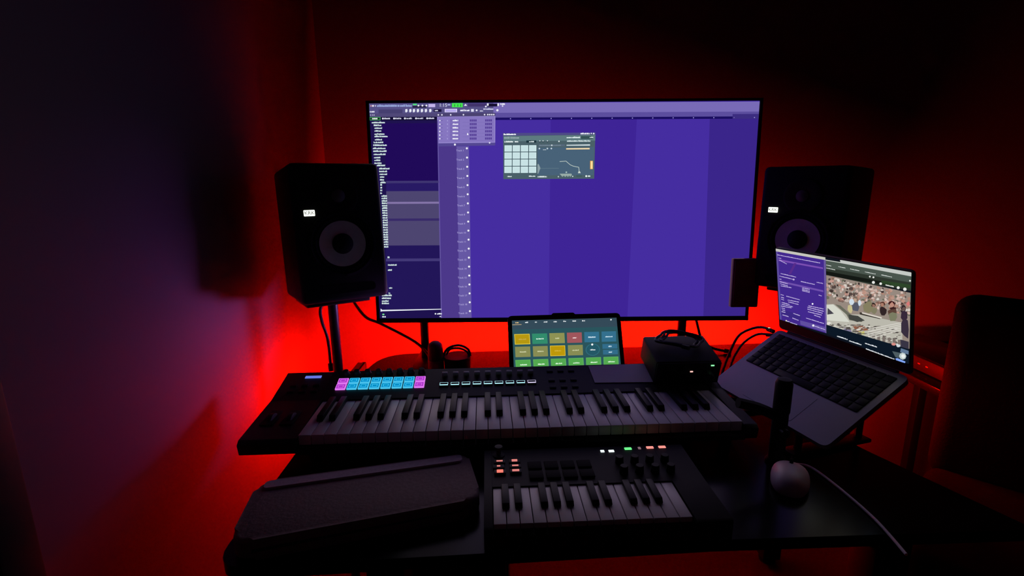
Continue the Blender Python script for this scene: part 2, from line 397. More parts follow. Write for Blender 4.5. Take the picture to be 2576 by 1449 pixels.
for r in range(4):
    for c in range(4):
        x = 1268.5+c*20.5; y = 364+r*17.9
        T.box(x,y,x+18.3,y+15.8,(214,240,242),5); T.box(x+1.3,y+1.3,x+17,y+14.4,(200,226,228),6)
T.poly([(1351.5,412),(1354,411),(1356.5,416),(1359,422),(1356.5,428),(1354,435),(1351.5,436)],(140,160,165),6)
T.poly([(1359,422.3),(1405,422.2),(1405,422.9),(1359,423)],(112,136,146),6)
cur = [(1407,405.5),(1415,405),(1423,404.5),(1428,409),(1434,414),(1442,417.5),(1450,419),(1455,420),(1456,427),(1455,433)]
for a,b in zip(cur,cur[1:]):
    dx,dy = b[0]-a[0],b[1]-a[1]; l=math.hypot(dx,dy); nx,ny=-dy/l*.6,dx/l*.6
    T.poly([(a[0]+nx,a[1]+ny),(b[0]+nx,b[1]+ny),(b[0]-nx,b[1]-ny),(a[0]-nx,a[1]-ny)],(205,218,208),6)
T.poly([(1453,435),(1455,430),(1458,430),(1460,435)],(205,218,208),6)
T.poly([(1407,436),(1437,436),(1438,440),(1434,444),(1431,441),(1428,444.5),(1425,441),(1421,444.5),(1418,441),(1414,444)],(150,170,165),6); T.dot(1424,432.5,2.2,(165,190,185),6)
T.poly([(1483.5,404),(1490.5,404),(1490.5,425),(1483.5,425)],(235,160,60),5); T.box(1485,405,1489.5,424,(250,225,160),6)
T.words(1276,1287,442.5,3,(225,238,238),6); T.words(1330,1346,442,3,(225,238,238),6); T.words(1352,1375,443.5,3.6,(225,238,238),6); T.dot(1404,443.5,1.6,(205,225,225),6); T.dot(1440,443,1.6,(205,225,225),6)
T.dot(1474,442.5,2.5,(235,250,245),6); T.words(1478,1484,442.5,3.6,(235,250,245),6); T.box(1449,440,1463,444,(62,90,92),5)
pic = T.build('screen',tv,label='purple arrangement screen with track list'); pic.location = (0,-.0006,cz); pic.rotation_euler = (-.0517,0,0)

md = thing('screen_module','small dark maroon rectangular module over the lower right corner of the television','electronic module',(.143+.483,1.366,.918))
md.rotation_euler=(-.0517,0,0)
box('case',(.075,.018,.136),(.02,0,.067),MAROON,md,.003); box('mounting_clip',(.05,.008,.05),(.02,.012,.09),RUBBER,md,.002)
box('faceplate',(.067,.003,.126),(.02,-.0095,.067),MAROON,md,.001)

# ------------------------------------------------------------------ loudspeakers
def speaker(loc, yaw, tilt, label):
    W,H,D = .2016,.319,.224
    t = thing('studio_speaker',label,'speaker',loc,group='pair of studio speakers beside the television'); t.rotation_euler = Matrix.Rotation(yaw,3,'Z').__matmul__(Matrix.Rotation(tilt,3,'X')).to_euler()
    bm = bmesh.new(); add_box(bm,(W,D,H),(0,D/2,H/2),.012,3); finish('cabinet',bm,BLACK,t)
    # driver positions on the front baffle
    wz, tz = .135, .245
    front = lambda x,z,y=0: Matrix.Translation((x,y,z))@TY
    lathe('woofer_surround',[(.077,0),(.077,.005),(.071,.007),(.066,.004),(.061,.006),(.056,.002),(.053,0)],RUBBER,t,40,front(0,wz))
    lathe('woofer_cone',[(.053,.003),(.049,.0028),(.026,.001),(.023,.0016)],CONE,t,40,front(0,wz),cap=False)
    lathe('dust_cap',[(.024,.0016),(.021,.006),(.013,.010),(0,.0115)],BLACK,t,32,front(0,wz))
    for k in range(6):
        a = math.pi/6+k*math.pi/3
        lathe('screw',[(.003,0),(.003,.0072),(0,.0078)],METAL,t,10,front(.0735*math.cos(a),wz+.0735*math.sin(a)))
    lathe('tweeter_waveguide',[(.044,0),(.044,.004),(.04,.005),(.02,.0015),(.017,.001)],BLACK2,t,36,front(0,tz))
    lathe('tweeter_dome',[(.0155,.001),(.014,.005),(.008,.0085),(0,.0098)],DOME,t,28,front(0,tz))
    bm = bmesh.new(); add_prism(bm,rounded([(-.068,.020),(.068,.020),(.068,.040),(-.068,.040)],.009),-.002,.004,'y'); finish('bass_port',bm,RUBBER,t)
    b = box('logo_badge',(.0235,.004,.0135),(-.0665,-.0005,.208),emat('badge_glow',(250,255,240),1.6),t,.0012,label='glowing white name badge')
    V,F = text_mesh('KRK',.0115); bm = bmesh.new(); vs=[bm.verts.new((v[0]-.0665,-.0027,v[1]+.208)) for v in V]
    for f in F: bm.faces.new([vs[i] for i in f])
    finish('lettering',bm,BLACK,b,smooth=False)
    return t
def stand(name, loc, height, desktop, label, yaw, tl_):
    s = thing(name,label,'speaker stand',loc)
    if desktop: lathe('base',[(.07,0),(.07,.008),(.02,.014),(.016,.02)],METAL,s,32)
    else: lathe('base',[(.14,0),(.14,.014),(.03,.022),(.02,.03)],METAL,s,40)
    lathe('pole',[(.0125,.01),(.0125,height-.014)],METAL,s,20)
    lathe('collar',[(.02,height*.55),(.02,height*.55+.03)],BLACK,s,20)
    box('top_plate',(.15,.15,.010),(0,0,height-.0075),METAL,s,.003,rot=Matrix.Rotation(yaw,3,'Z')@Matrix.Rotation(tl_,3,'X'))
    return s
L = (-.388,1.160,.992); R = (.732,1.288,.979)
speaker(L,.566,-.079,'left studio speaker with glowing white badge, on the pole beyond the keyboard')
speaker(R,-.817,-.023,'right studio speaker with glowing white badge, behind the open laptop')
q = stand('speaker_stand',(-.460,1.2545,0),.982,False,'black floor pole stand carrying the left speaker',.566,-.079)
q = stand('speaker_stand',(.814,1.365,DZ),.2355,True,'short black stand on the desk under the right speaker',-.817,-.023)

# ------------------------------------------------------------------ piano keys
BLK = {0,1,3,4,5}
def key_set(parent, n, width, length, top, thick, bl_w, bl_len, bl_h, y0=0):
    p = width/n; x0 = -width/2
    bm = bmesh.new(); add_box(bm,(p-.0012,length,thick),(0,length/2,-thick/2),.0012,2); wk = finish('white_key',bm,WHITEKEY,parent); wk.location=(x0+p/2,y0,top)
    for i in range(1,n): again(wk,parent,(x0+p*(i+.5),y0,top))
    bm = bmesh.new(); add_box(bm,(bl_w,bl_len,bl_h),(0,bl_len/2,bl_h/2),.0015,2)
    for v in bm.verts:
        if v.co.z > bl_h*.5 and v.co.y < bl_len*.5: v.co.y += bl_h*.5
    first = None
    bk = finish('black_key',bm,BLACKKEY,parent); k0 = True
    for i in range(n-1):
        if i % 7 in BLK:
            loc = (x0+p*(i+1),y0+length-bl_len,top)
            if k0: bk.location = loc; k0 = False
            else: again(bk,parent,loc)

# ------------------------------------------------------------------ big keyboard controller
kb = thing('midi_keyboard','long black keyboard controller with lit pads lying across the desk','keyboard',(.0233,.8768,DZ),.0518)
PY, PZ, SL = .148, .072, math.atan2(.03,.115)
back = (PY+.101*math.cos(SL), PZ+.101*math.sin(SL))
prof = [(-.012,.036),(-.012,.046),(.0,.047),(PY-.001,.047),(PY-.001,PZ),back,(back[0]+.004,back[1]-.006),(back[0]+.004,.014)]
prism('body',prof,-.424,.424,BLACK2,kb,'x')
side = [(-.008,.036),(-.012,.058),(-.004,.065),(PY,PZ),back,(back[0]+.004,back[1]-.006),(back[0]+.004,.014)]
prism('end_cheek',side,-.53,-.4245,BLACK2,kb,'x',bev=.002); prism('end_cheek',side,.4245,.45,BLACK2,kb,'x',bev=.002)
for x in (-.40,.40):
    for y,hh in ((.02,.035),(.22,.019)): lathe('foot',[(.012,0),(.012,hh)],RUBBER,kb,14,Matrix.Translation((x,y,0)))
key_set(kb,36,.846,.147,.069,.02,.0125,.095,.011)
def on_panel(x,s,h=0): return (x, PY+s*math.cos(SL)-h*math.sin(SL), PZ+s*math.sin(SL)+h*math.cos(SL))
def tilt(o,x,s,h=0): o.location = on_panel(x,s,h); o.rotation_euler=(SL,0,0); return o
def lit_pad(name, w, d, hgt, rim, field, core):
    bm = bmesh.new(); add_box(bm,(w,d,hgt),(0,0,hgt/2),.0012,2)
    top = max(bm.faces,key=lambda f:f.calc_center_median().z)
    for f in bm.faces: f.material_index = 0
    a = bmesh.ops.inset_region(bm,faces=[top],thickness=.0014)
    for f in a['faces']: f.material_index = 0
    b = bmesh.ops.inset_region(bm,faces=[top],thickness=min(w,d)*.22)
    for f in b['faces']: f.material_index = 1
    c = bmesh.ops.inset_region(bm,faces=[top],thickness=min(w,d)*.10)
    for f in c['faces']: f.material_index = 2
    top.material_index = 1
    return finish(name,bm,[rim,field,core],kb,smooth=False)
cy = lit_pad('pad',.0222,.0186,.004,emat('cyan_rim',(75,195,235)),emat('cyan_field',(0,140,205)),emat('cyan_core',(70,205,240)))
mg = lit_pad('pad',.0222,.0186,.004,emat('magenta_rim',(225,120,240)),emat('magenta_field',(170,45,200)),emat('magenta_core',(225,120,235)))
first = {}
for r in range(2):
    for c in range(8):
        m0 = mg if c in (0,7) else cy; key = 'm' if c in (0,7) else 'c'
        o = m0 if key not in first else again(m0,kb); first[key]=1
        tilt(o,-.394+c*.0246,.040+r*.0208)
kn = lathe('knob',[(.0085,0),(.0085,.002),(.0072,.003),(.0066,.0095),(.0058,.0105),(0,.0108)],BLACK,kb,20); kn['label']='black rotary knob'
for c in range(8):
    o = kn if c==0 else again(kn,kb); tilt(o,-.394+c*.0246,.089)
fc = box('fader_cap',(.013,.008,.008),(0,0,.004),CAP,kb,.0012); fs = box('fader_slot',(.003,.034,.001),(0,0,.0005),RUBBER,kb,.0003)
for c in range(9):
    x = -.1675+c*.0246
    o = fc if c==0 else again(fc,kb); tilt(o,x,.074,.001)
    o = fs if c==0 else again(fs,kb); tilt(o,x,.071)
def button(rimm):
    bm = bmesh.new(); add_box(bm,(.0205,.0125,.003),(0,0,.0015),.001,2); top = max(bm.faces,key=lambda f:f.calc_center_median().z)
    r = bmesh.ops.inset_region(bm,faces=[top],thickness=.0012)
    for f in bm.faces: f.material_index = 1
    for f in r['faces']: f.material_index = 0
    top.material_index = 1
    # bright bar glowing along the near edge
    v = add_box(bm,(.0165,.0028,.0012),(0,-.0036,.003),.0003,1)
    for f in {f for x in v for f in x.link_faces}: f.material_index = 0
    return finish('lit_button',bm,[rimm,BLACKKEY],kb,smooth=False)
b1 = button(emat('button_cyan',(185,245,255))); b2 = button(emat('button_white',(225,215,250)))
for c in range(9):
    o = b2 if c==8 else (b1 if c==0 else again(b1,kb)); tilt(o,-.1675+c*.0246,.040)
dsp = box('display',(.036,.0085,.0012),(0,0,.0006),emat('blue_display',(105,120,225)),kb,.0003,label='small lit blue display'); tilt(dsp,-.466,.0815)
sm = box('button',(.014,.008,.0025),(0,0,.00125),BLACKKEY,kb,.0008)
k0 = True
for x,s in [(-.5,.05),(-.475,.05),(-.45,.05),(-.5,.03),(-.475,.03),(-.45,.03),(.075,.08),(.1,.08),(.125,.08),(.075,.045),(.1,.045),(.125,.045),(.075,.02),(.1,.02),(.125,.02)]:
    o = sm if k0 else again(sm,kb); k0=False; tilt(o,x,s)
for x in (-.500,-.462):
    box('wheel_recess',(.024,.062,.002),(x,.075,.0692),RUBBER,kb,.0005,rot=None)
    lathe('wheel',[(.021,-.006),(.024,-.004),(.024,.004),(.021,.006)],BLACK,kb,28,Matrix.Translation((x,.075,.053))@Matrix.Rotation(math.pi/2,4,'Y'))

kf = kb.matrix_basis.copy()
def kb_world(x,s,h=0):
    return Matrix.Translation((.0233,.8768,DZ))@Matrix.Rotation(.0518,4,'Z')@Vector(on_panel(x,s,h))
# sheet of paper on the panel
pp = thing('paper_sheet','pale sheet of paper lying on the right of the long keyboard panel','paper',kb_world(.241,.064,.0006)); pp.rotation_euler = (Matrix.Rotation(.0518,3,'Z')@Matrix.Rotation(SL,3,'X')).to_euler()
bm = bmesh.new(); add_box(bm,(.1,.1,.001),(0,0,.0006),0)
for v,(x,s) in zip(sorted(bm.verts,key=lambda v:(v.co.z,v.co.y,v.co.x)),[(.1712,.031),(.3035,.0275),(.1686,.0956),(.3133,.0985)]*2): v.co.x = x-.241; v.co.y = s-.064
finish('sheet',bm,PAPER,pp,smooth=False)
# audio interface on the panel
ai = thing('audio_interface','small black audio interface box with green and red lights, on the keyboard right end','audio interface',kb_world(.374,.0175,.0012)); ai.rotation_euler = (Matrix.Rotation(.0518,3,'Z')@Matrix.Rotation(SL,3,'X')).to_euler()
box('case',(.146,.108,.058),(0,.054,.031),BLACK,ai,.004,3)
box('front_plate',(.144,.003,.054),(0,-.001,.031),BLACK2,ai,.001)
for x in (-.05,-.012):
    lathe('jack_socket',[(.011,0),(.011,.003),(.007,.0035),(.006,.001),(0,.001)],METAL,ai,24,Matrix.Translation((x,-.0025,.026))@TY)
lathe('volume_knob',[(.013,0),(.012,.014),(.010,.0155),(0,.0158)],BLACK2,ai,28,Matrix.Translation((.043,-.0025,.026))@TY)
for x in (-.05,-.012): lathe('gain_knob',[(.005,0),(.0045,.008),(0,.0085)],BLACK2,ai,18,Matrix.Translation((x,-.0025,.047))@TY)
box('indicator_lamp',(.0075,.002,.0028),(.052,-.003,.051),emat('lamp_green',(140,255,170),1.3),ai,.0006,label='lit green lamp')
box('indicator_lamp',(.0065,.002,.003),(.007,-.003,.036),emat('lamp_red',(255,190,180),1.2),ai,.0006,label='lit red lamp')
for x in (-.06,.06):
    for y in (.012,.096): lathe('foot',[(.006,0),(.006,.003)],RUBBER,ai,12,Matrix.Translation((x,y,-.0005)))

# ------------------------------------------------------------------ small keyboard
mk = thing('mini_keyboard','small black keyboard with white mini keys and red lights at the desk front','keyboard',(.1192,.655,DZ),.048)
prism('body',[(-.012,.004),(-.012,.024),(-.002,.026),(.0895,.026),(.0895,.038),(.196,.042),(.198,.036),(.198,.004)],-.1497,.1497,BLACK,mk,'x')
sp = [(-.012,.004),(-.012,.036),(-.008,.038),(.0895,.038),(.196,.042),(.198,.036),(.198,.004)]
prism('end_cheek',sp,-.163,-.150,BLACK,mk,'x'); prism('end_cheek',sp,.150,.205,BLACK,mk,'x')
key_set(mk,15,.2985,.089,.036,.009,.0115,.056,.008)
for x in (-.14,.18):
    for y in (.01,.18): lathe('foot',[(.01,0),(.01,.005)],RUBBER,mk,12,Matrix.Translation((x,y,0)))
RR = emat('lamp_bright_red',(255,120,105),1.2); RD = emat('lamp_dim_red',(225,130,125)); 
for x,y,m_,w_,d_ in [(-.136,.158,RD,.011,.003),(-.1095,.158,RD,.010,.006),(-.138,.142,RD,.006,.003),(-.109,.142,RD,.011,.003),(-.136,.126,RR,.011,.008),(-.109,.127,RD,.012,.005)]:
    f = box('rubber_button',(.020,.0115,.003),(x,y,.0415),BLACKKEY,mk,.001)
    box('indicator_lamp',(w_,d_,.0014),(x,y,.0435),m_,f,.0004,label='lit red lamp')
zt = lambda y: .038+.004*(y-.0895)/.1065
for nm,x,y,c,w_ in [('white',.053,.181,(235,250,255),.007),('white',.0695,.1805,(240,252,255),.010),('green',.102,.1865,(110,255,140),.013),('dim',.1235,.187,(120,95,105),.005),('red',.1435,.188,(255,150,140),.013),('red',.1665,.1885,(255,150,140),.013)]:
    box('indicator_lamp',(w_,.006,.002),(x,y,zt(y)+.0008),emat('lamp_'+nm,c,1.1),mk,.0005,label={'white':'lit white lamp','green':'lit green lamp','red':'lit red lamp','dim':'faintly lit lamp'}[nm])
kn2 = lathe('knob',[(.0075,0),(.0068,.012),(.006,.0132),(0,.0134)],BLACK,mk,18)
k0 = True
for r in range(2):
    for c in range(4):
        o = kn2 if k0 else again(kn2,mk); k0=False; o.location=(.075+c*.027,.115+r*.03,.0395)
pd = box('pad',(.024,.022,.003),(0,0,.0015),RUBBER,mk,.001); k0=True
for r in range(2):
    for c in range(4):
        o = pd if k0 else again(pd,mk); k0=False; o.location=(-.075+c*.029,.115+r*.029,.0392)
lathe('joystick',[(.011,0),(.011,.002),(.004,.004),(.004,.012),(.008,.015),(.007,.018),(0,.019)],BLACK,mk,20,Matrix.Translation((-.137,.18,.041)))

# ------------------------------------------------------------------ tablet
tbt = thing('tablet','black tablet showing coloured square pads, leaning behind the long keyboard','tablet',(.142,1.1600,.729)); tbt.rotation_euler = (Matrix.Rotation(.078,3,'Z')@Matrix.Rotation(-.451,3,'X')).to_euler()
TW,TB,TT = .2935,.022,.2215
bm = bmesh.new(); add_prism(bm,rounded([(-TW/2,TB),(TW/2,TB),(TW/2,TT),(-TW/2,TT)],.012),0,.009,'y'); finish('case',bm,BLACK,tbt)
bm = bmesh.new(); add_prism(bm,rounded([(-.035,TT-.001),(.03,TT-.001),(.024,TT+.0045),(-.029,TT+.0045)],.002),.001,.008,'y'); finish('case_lug',bm,BLACK,tbt)
prism('kickstand',[(.0092,.142),(.0092,.138),(.0955,.0617),(.0979,.0640)],-.09,.09,BLACK,tbt,'x')
G = Screen([(1284.5,802.6),(1547.4,794.5),(1564.5,909.4),(1289.7,918.4)],(-TW/2+.0105,TW/2-.0105,.0945,TT-.0125))
G.rect = (-TW/2+.0105,TW/2-.0105,.032,TT-.0125)
G.flat(-TW/2+.0105,.032,TW/2-.0105,TT-.0125,(52,74,88),0)
def gx(x,y): return 1240+x/6.133, 770+y/6.133
def gp(pts,c,L=1): G.poly([gx(*q) for q in pts],c,L)
gp([(270,340),(1910,290),(2000,870),(300,925)],(42,84,92),1)
def pad4(x0,y0,x1,y1,lean,sl,c,edge=None):
    P = [(x0,y0),(x1,y0-sl),(x1+lean,y1-sl),(x0+lean*.8,y1)]
    if edge:
        gp(P,edge,2); gp([(x0+8,y0+8),(x1-8,y0-sl+8),(x1+lean-8,y1-sl-8),(x0+lean*.8+8,y1-8)],c,3)
    else: gp(P,c,2)
def lab(x,y,w_,c): G.words(*[gx(x-w_/2,y)[0],gx(x+w_/2,y)[0]],gx(x,y)[1],3.4,c,5,-.03)
for x,y,w_ in [(350,232,50),(497,228,45),(640,222,30),(788,220,55),(936,216,50),(1082,210,40),(1230,205,55),(1374,202,45)]:
    lab(x,y,w_,(240,205,140) if x==350 else (225,232,235))
gp([(280,262),(420,256),(420,263),(280,269)],(225,190,140),4); G.dot(*gx(1800,183),2,(240,245,248),4)
YEL,OLV = (182,152,16),(136,140,84)
for x0,y0,x1,c,e,t in [(310,410,545,YEL,(235,215,80),(200,170,70)),(582,402,815,(50,140,108),None,(215,245,230)),(850,394,1083,(142,146,84),None,(205,208,160)),(1122,386,1352,(160,86,92),None,(245,220,220)),(1392,376,1622,(50,112,142),None,(215,235,245)),(1662,368,1888,(52,112,142),None,(205,230,242))]:
    pad4(x0,y0,x1,y0+162,14,6,c,e); lab((x0+x1)/2+8,y0+82,115 if x0 not in (850,1122) else 60,t)
for x0,y0,x1,c,e in [(322,608,556,OLV,None),(598,600,828,OLV,None),(865,592,1100,(190,152,10),(240,205,60)),(1143,583,1376,OLV,None)]:
    pad4(x0,y0,x1,y0+165,12,6,c,e); lab((x0+x1)/2+8,y0+82,100,(205,208,165) if c==OLV else (215,180,60))
cx,cyy = 1538,655
G.poly([gx(cx+115*math.cos(a*math.pi/12),cyy+98*math.sin(a*math.pi/12)) for a in range(24)],(46,104,118),2)
G.poly([gx(cx+95*math.cos(a*math.pi/12),cyy+82*math.sin(a*math.pi/12)) for a in range(24)],(32,80,94),3)
G.poly([gx(cx+88*math.cos(a*math.pi/12),cyy+76*math.sin(a*math.pi/12)) for a in range(24)],(36,88,102),4)
G.dot(*gx(1525,573),2.8,(245,248,250),5); lab(1538,658,80,(235,242,245))
for y0 in (566,658): pad4(1685+(y0-566)*.15,y0,1918+(y0-566)*.15,y0+76,8,5,(50,108,138)); lab(1808+(y0-566)*.1,y0+38,52,(205,230,242))
for k in range(6):
    x0 = 328+k*277; y0 = 818-k*9
    gp([(x0,y0),(x0+236,y0-8),(x0+262,y0+250),(x0+20,y0+262)],(98,178,96),2); gp([(x0+8,y0+8),(x0+228,y0),(x0+236,y0+150),(x0+16,y0+158)],(84,168,80),3)
    lab(x0+130,y0+78,105,(225,250,225))
G.build('screen',tbt,label='lit screen of coloured pads').location=(0,-.0004,0)

# ------------------------------------------------------------------ laptop on its stand
LO = (.701,1.037,.903); LR = Matrix.Rotation(-1.279,3,'Z')@Matrix.Rotation(.544,3,'X')@Matrix.Rotation(.014,3,'Y')
lp = thing('laptop','grey open laptop on a sloped stand, half purple window, half crowd video','laptop',LO); lp.rotation_euler = LR.to_euler()
LW,LD,LH = .312,.217,.208
bm = bmesh.new(); add_prism(bm,rounded([(-LW/2,-LD),(LW/2,-LD),(LW/2,0),(-LW/2,0)],.014),-.011,0,'z'); finish('base',bm,ALU,lp)
bm = bmesh.new(); add_prism(bm,rounded([(-.142,-.122),(.142,-.122),(.142,-.014),(-.142,-.014)],.004),-.0005,.0006,'z'); kw = finish('keyboard_well',bm,BLACKKEY,lp)
kk = None
for r in range(6):
    n = 14
    for c in range(n):
        if r == 0 and 4 <= c <= 8 and c != 6: continue
        wk_ = .0176 if not (r==0 and c==6) else .0965
        loc = (-.1325+c*.0204,-.1125+r*.0183,.0012)
        if r==0 and c==6: box('spacebar',(wk_,.0155,.0016),loc,BLACKKEY,kw,.0005); continue
        if kk is None: kk = box('keycap',(.0176,.0155,.0016),(0,0,0),BLACKKEY,kw,.0005); kk.location = loc
        else: again(kk,kw,loc)
bm = bmesh.new(); add_prism(bm,rounded([(-.066,-.206),(.066,-.206),(.066,-.130),(-.066,-.130)],.004),-.0005,.0004,'z'); finish('trackpad',bm,ALU,lp)
LA = .345
lid = Matrix.Rotation(-LA,4,'X')
bm = bmesh.new(); add_prism(bm,rounded([(-LW/2,.004),(LW/2,.004),(LW/2,LH+.002),(-LW/2,LH+.002)],.008),.0015,.007,'y'); bmesh.ops.transform(bm,matrix=lid,verts=bm.verts); finish('lid',bm,ALU,lp)
bm = bmesh.new(); add_prism(bm,rounded([(-LW/2+.001,.006),(LW/2-.001,.006),(LW/2-.001,LH+.001),(-LW/2+.001,LH+.001)],.007),.0006,.0016,'y'); bmesh.ops.transform(bm,matrix=lid,verts=bm.verts); finish('screen_border',bm,BLACK2,lp)
lathe('hinge',[(.005,-.13),(.005,.13)],BLACK2,lp,14,Matrix.Translation((0,.002,-.002))@Matrix.Rotation(math.pi/2,4,'Y'))
A = Screen([(1944.7,617.5),(2301.7,689),(2284,926),(1955,812)],(-LW/2+.003,LW/2-.003,.027,LH-.001))
A.flat(-LW/2+.003,.027,LW/2-.003,LH-.001,(14,18,28),0)
def ax(x,y): return 1900+x/4.025, 600+y/4.025
def ap(pts,c,L=1): A.poly([ax(*q) for q in pts],c,L)
def aw(x0,y0,x1,y1,h,c,L=5): A.words(ax(x0,0)[0],ax(x1,0)[0],ax(0,y0)[1],h,c,L,(y1-y0)/(x1-x0))
ap([(715,205),(1617,355),(1617,560),(715,390)],(46,54,46),1); ap([(715,215),(1617,395),(1617,470),(715,290)],(74,86,78),2)
ap([(715,330),(1400,470),(1400,505),(715,378)],(20,24,20),2); ap([(1300,440),(1600,490),(1600,530),(1300,480)],(46,70,42),2)
ap([(715,203),(880,235),(880,245),(715,213)],(190,196,190),3)
ap([(872,212),(885,208),(1610,350),(1618,362),(1618,402),(878,245)],(196,200,196),3)
ap([(180,68),(718,178),(718,208),(180,100)],(198,198,188),6)
ap([(180,100),(720,208),(722,1000),(226,850),(205,470)],(66,40,142),3)
ap([(700,206),(720,210),(722,1000),(702,990)],(108,90,158),4); ap([(180,100),(200,104),(245,852),(226,850)],(92,76,156),4)
ap([(210,190),(690,290),(690,308),(210,210)],(122,78,176),4); ap([(215,425),(690,540),(690,560),(215,445)],(112,80,172),4); ap([(380,235),(405,240),(345,360),(320,355)],(86,44,138),4)
ap([(230,740),(450,800),(450,860),(235,800)],(58,40,130),4); ap([(440,860),(700,930),(702,985),(445,905)],(96,78,160),4)
for x0,y0,x1,y1 in [(195,140,660,240),(210,175,240,182),(220,200,300,245),(235,350,400,392),(222,378,385,420),(222,410,242,415),(450,440,600,475),(620,450,690,466),(225,440,310,465),(230,462,310,488),(235,485,350,508),(465,510,545,528),(465,525,545,548),(465,540,545,562),(640,590,672,600),(235,580,268,590),(295,598,440,640),(240,610,272,620),(310,640,430,665),(240,630,270,640),(315,660,425,690),(245,665,330,690),(245,685,365,715),(240,705,350,725),(245,725,280,735),(250,745,282,755),(245,765,285,775),(530,705,690,740),(520,720,690,765),(520,740,680,785),(525,768,670,805),(590,805,660,830),(370,785,440,810),(255,800,320,820),(360,835,425,860),(505,835,690,895),(570,912,705,960),(300,868,330,875),(335,880,410,905)]:
    aw(x0,y0,x1,y1,2.4,(205,190,235))
A.dot(*ax(575,685),2.4,(250,248,255),6); A.dot(*ax(375,418),2.6,(190,170,225),6); A.dot(*ax(580,915),3,(245,245,250),6); A.dot(*ax(733,985),2.2,(245,245,250),6); A.dot(*ax(295,862),2,(230,220,190),6)
for x0,y0,x1,y1 in [(725,262,780,275),(725,296,820,318),(855,283,930,300),(980,310,1075,332),(1135,345,1245,370),(1305,380,1415,405)]: aw(x0,y0,x1,y1,2.2,(220,225,222))
for x,y,r in [(1185,397,2.4),(1222,405,2.6),(1220,460,4),(1295,475,3.6),(1475,520,4),(1543,537,4.6),(1600,447,2.4)]: A.dot(*ax(x,y),r,(232,234,230),6)
aw(1345,488,1430,510,4,(230,232,228))
# the video: stalls in front, a crowd behind, a pale pavilion
def inside(x,y):
    top = 372+(x-722)*.225; bot = 905+(x-722)*.262
    return x > 722 and x < 1590 and y > top and y < bot
ap([(722,372),(1598,578),(1575,1165),(722,905)],(150,136,126),2)
rnd = random.Random(11)
def blob(x,y,rx,ry,c,L,n=7):
    ph = rnd.random(); P=[]
    for k in range(n):
        a = 2*math.pi*(k+ph)/n; q = rnd.uniform(.7,1.15); P.append((x+rx*q*math.cos(a),y+ry*q*math.sin(a)))
    ap([(max(722,min(1596,px)),py) for px,py in P],c,L)
for k in range(330):
    x = rnd.uniform(728,1585); f = (x-722)/870; y = rnd.uniform(392+f*195,625+f*190)
    c = rnd.choice([(205,190,180),(190,160,148),(166,122,106),(120,92,82),(84,70,66),(56,44,44),(215,208,200),(148,140,132),(196,150,138),(104,104,88)])
    if f > .35 and rnd.random() < .55: c = rnd.choice([(206,178,168),(188,146,130),(214,190,180),(172,132,116)])
    blob(x,y,rnd.uniform(9,26),rnd.uniform(9,22),c,3+k//110)
ap([(722,690),(800,690),(930,800),(1080,800),(1480,885),(1500,920),(1490,1120),(1180,1060),(722,905)],(186,184,172),6)
ap([(722,700),(790,690),(870,760),(960,880),(722,860)],(214,216,204),7); ap([(735,728),(800,790),(730,800)],(70,68,78),8)
ap([(815,690),(870,705),(975,800),(1110,855),(1085,880),(960,860),(930,800)],(104,106,92),8); ap([(950,800),(1050,815),(1120,865),(1040,880),(960,850)],(66,68,64),9)
ap([(980,905),(1100,915),(1160,965),(1030,980)],(146,92,70),9); ap([(1020,980),(1110,975),(1115,1010),(1045,1010)],(196,190,110),9); ap([(880,925),(960,940),(985,985),(900,970)],(126,120,150),9)
for k in range(150):
    x = rnd.uniform(735,1480); f=(x-722)/870; y = rnd.uniform(880+f*60,920+f*240)
    if y > 700: blob(x,y,rnd.uniform(8,34),rnd.uniform(4,10),rnd.choice([(225,222,212),(150,146,136),(110,104,96),(200,196,186),(84,78,74),(176,170,160)]),10+k//60)
for k in range(6):
    x = 1190+k*52; ap([(x,1015+k*10),(x+30,1010+k*10),(x+30,1065+k*11),(x,1075+k*11)],(122,112,106),12)
for k in range(5): ap([(1150,1055-k*26),(1500,955-k*18),(1500,962-k*18),(1150,1064-k*26)],(216,212,204),12)
ap([(1095,850-75),(1300,830),(1290,845),(1095,790)],(214,208,196),12); ap([(1070,775),(1290,830),(1280,850),(1070,800)],(62,56,50),11)
def person_px(x,y,s,hair,skin,top,L=13):
    blob(x,y+s*1.55,s*.85,s*1.05,top,L,9); blob(x,y,s*.62,s*.66,hair,L+1,9); blob(x,y+s*.15,s*.4,s*.45,skin,L+2,9)
person_px(1030,640,52,(120,105,92),(190,160,140),(84,88,104)); blob(990,660,28,40,(206,220,232),15); blob(1075,680,22,36,(206,220,232),15)
blob(975,740,28,50,(198,188,140),15); blob(1165,720,60,70,(132,126,96),13)
person_px(1220,700,40,(46,32,30),(150,110,94),(128,124,98)); person_px(1310,690,46,(86,52,44),(170,124,106),(50,36,38)); person_px(1410,690,62,(60,24,26),(190,138,122),(92,66,56)); blob(1410,820,52,50,(122,124,98),16); blob(1415,735,40,14,(58,30,30),17)
person_px(1528,735,52,(52,40,44),(104,82,78),(54,40,58)); blob(1530,950,44,110,(56,46,62),13); blob(1575,690,20,28,(214,120,118),16)
blob(1410,1108,26,20,(214,140,132),16); blob(1455,1125,24,20,(206,214,220),16)
ap([(1475,1060),(1560,1085),(1555,1165),(1475,1140)],(56,52,68),12)
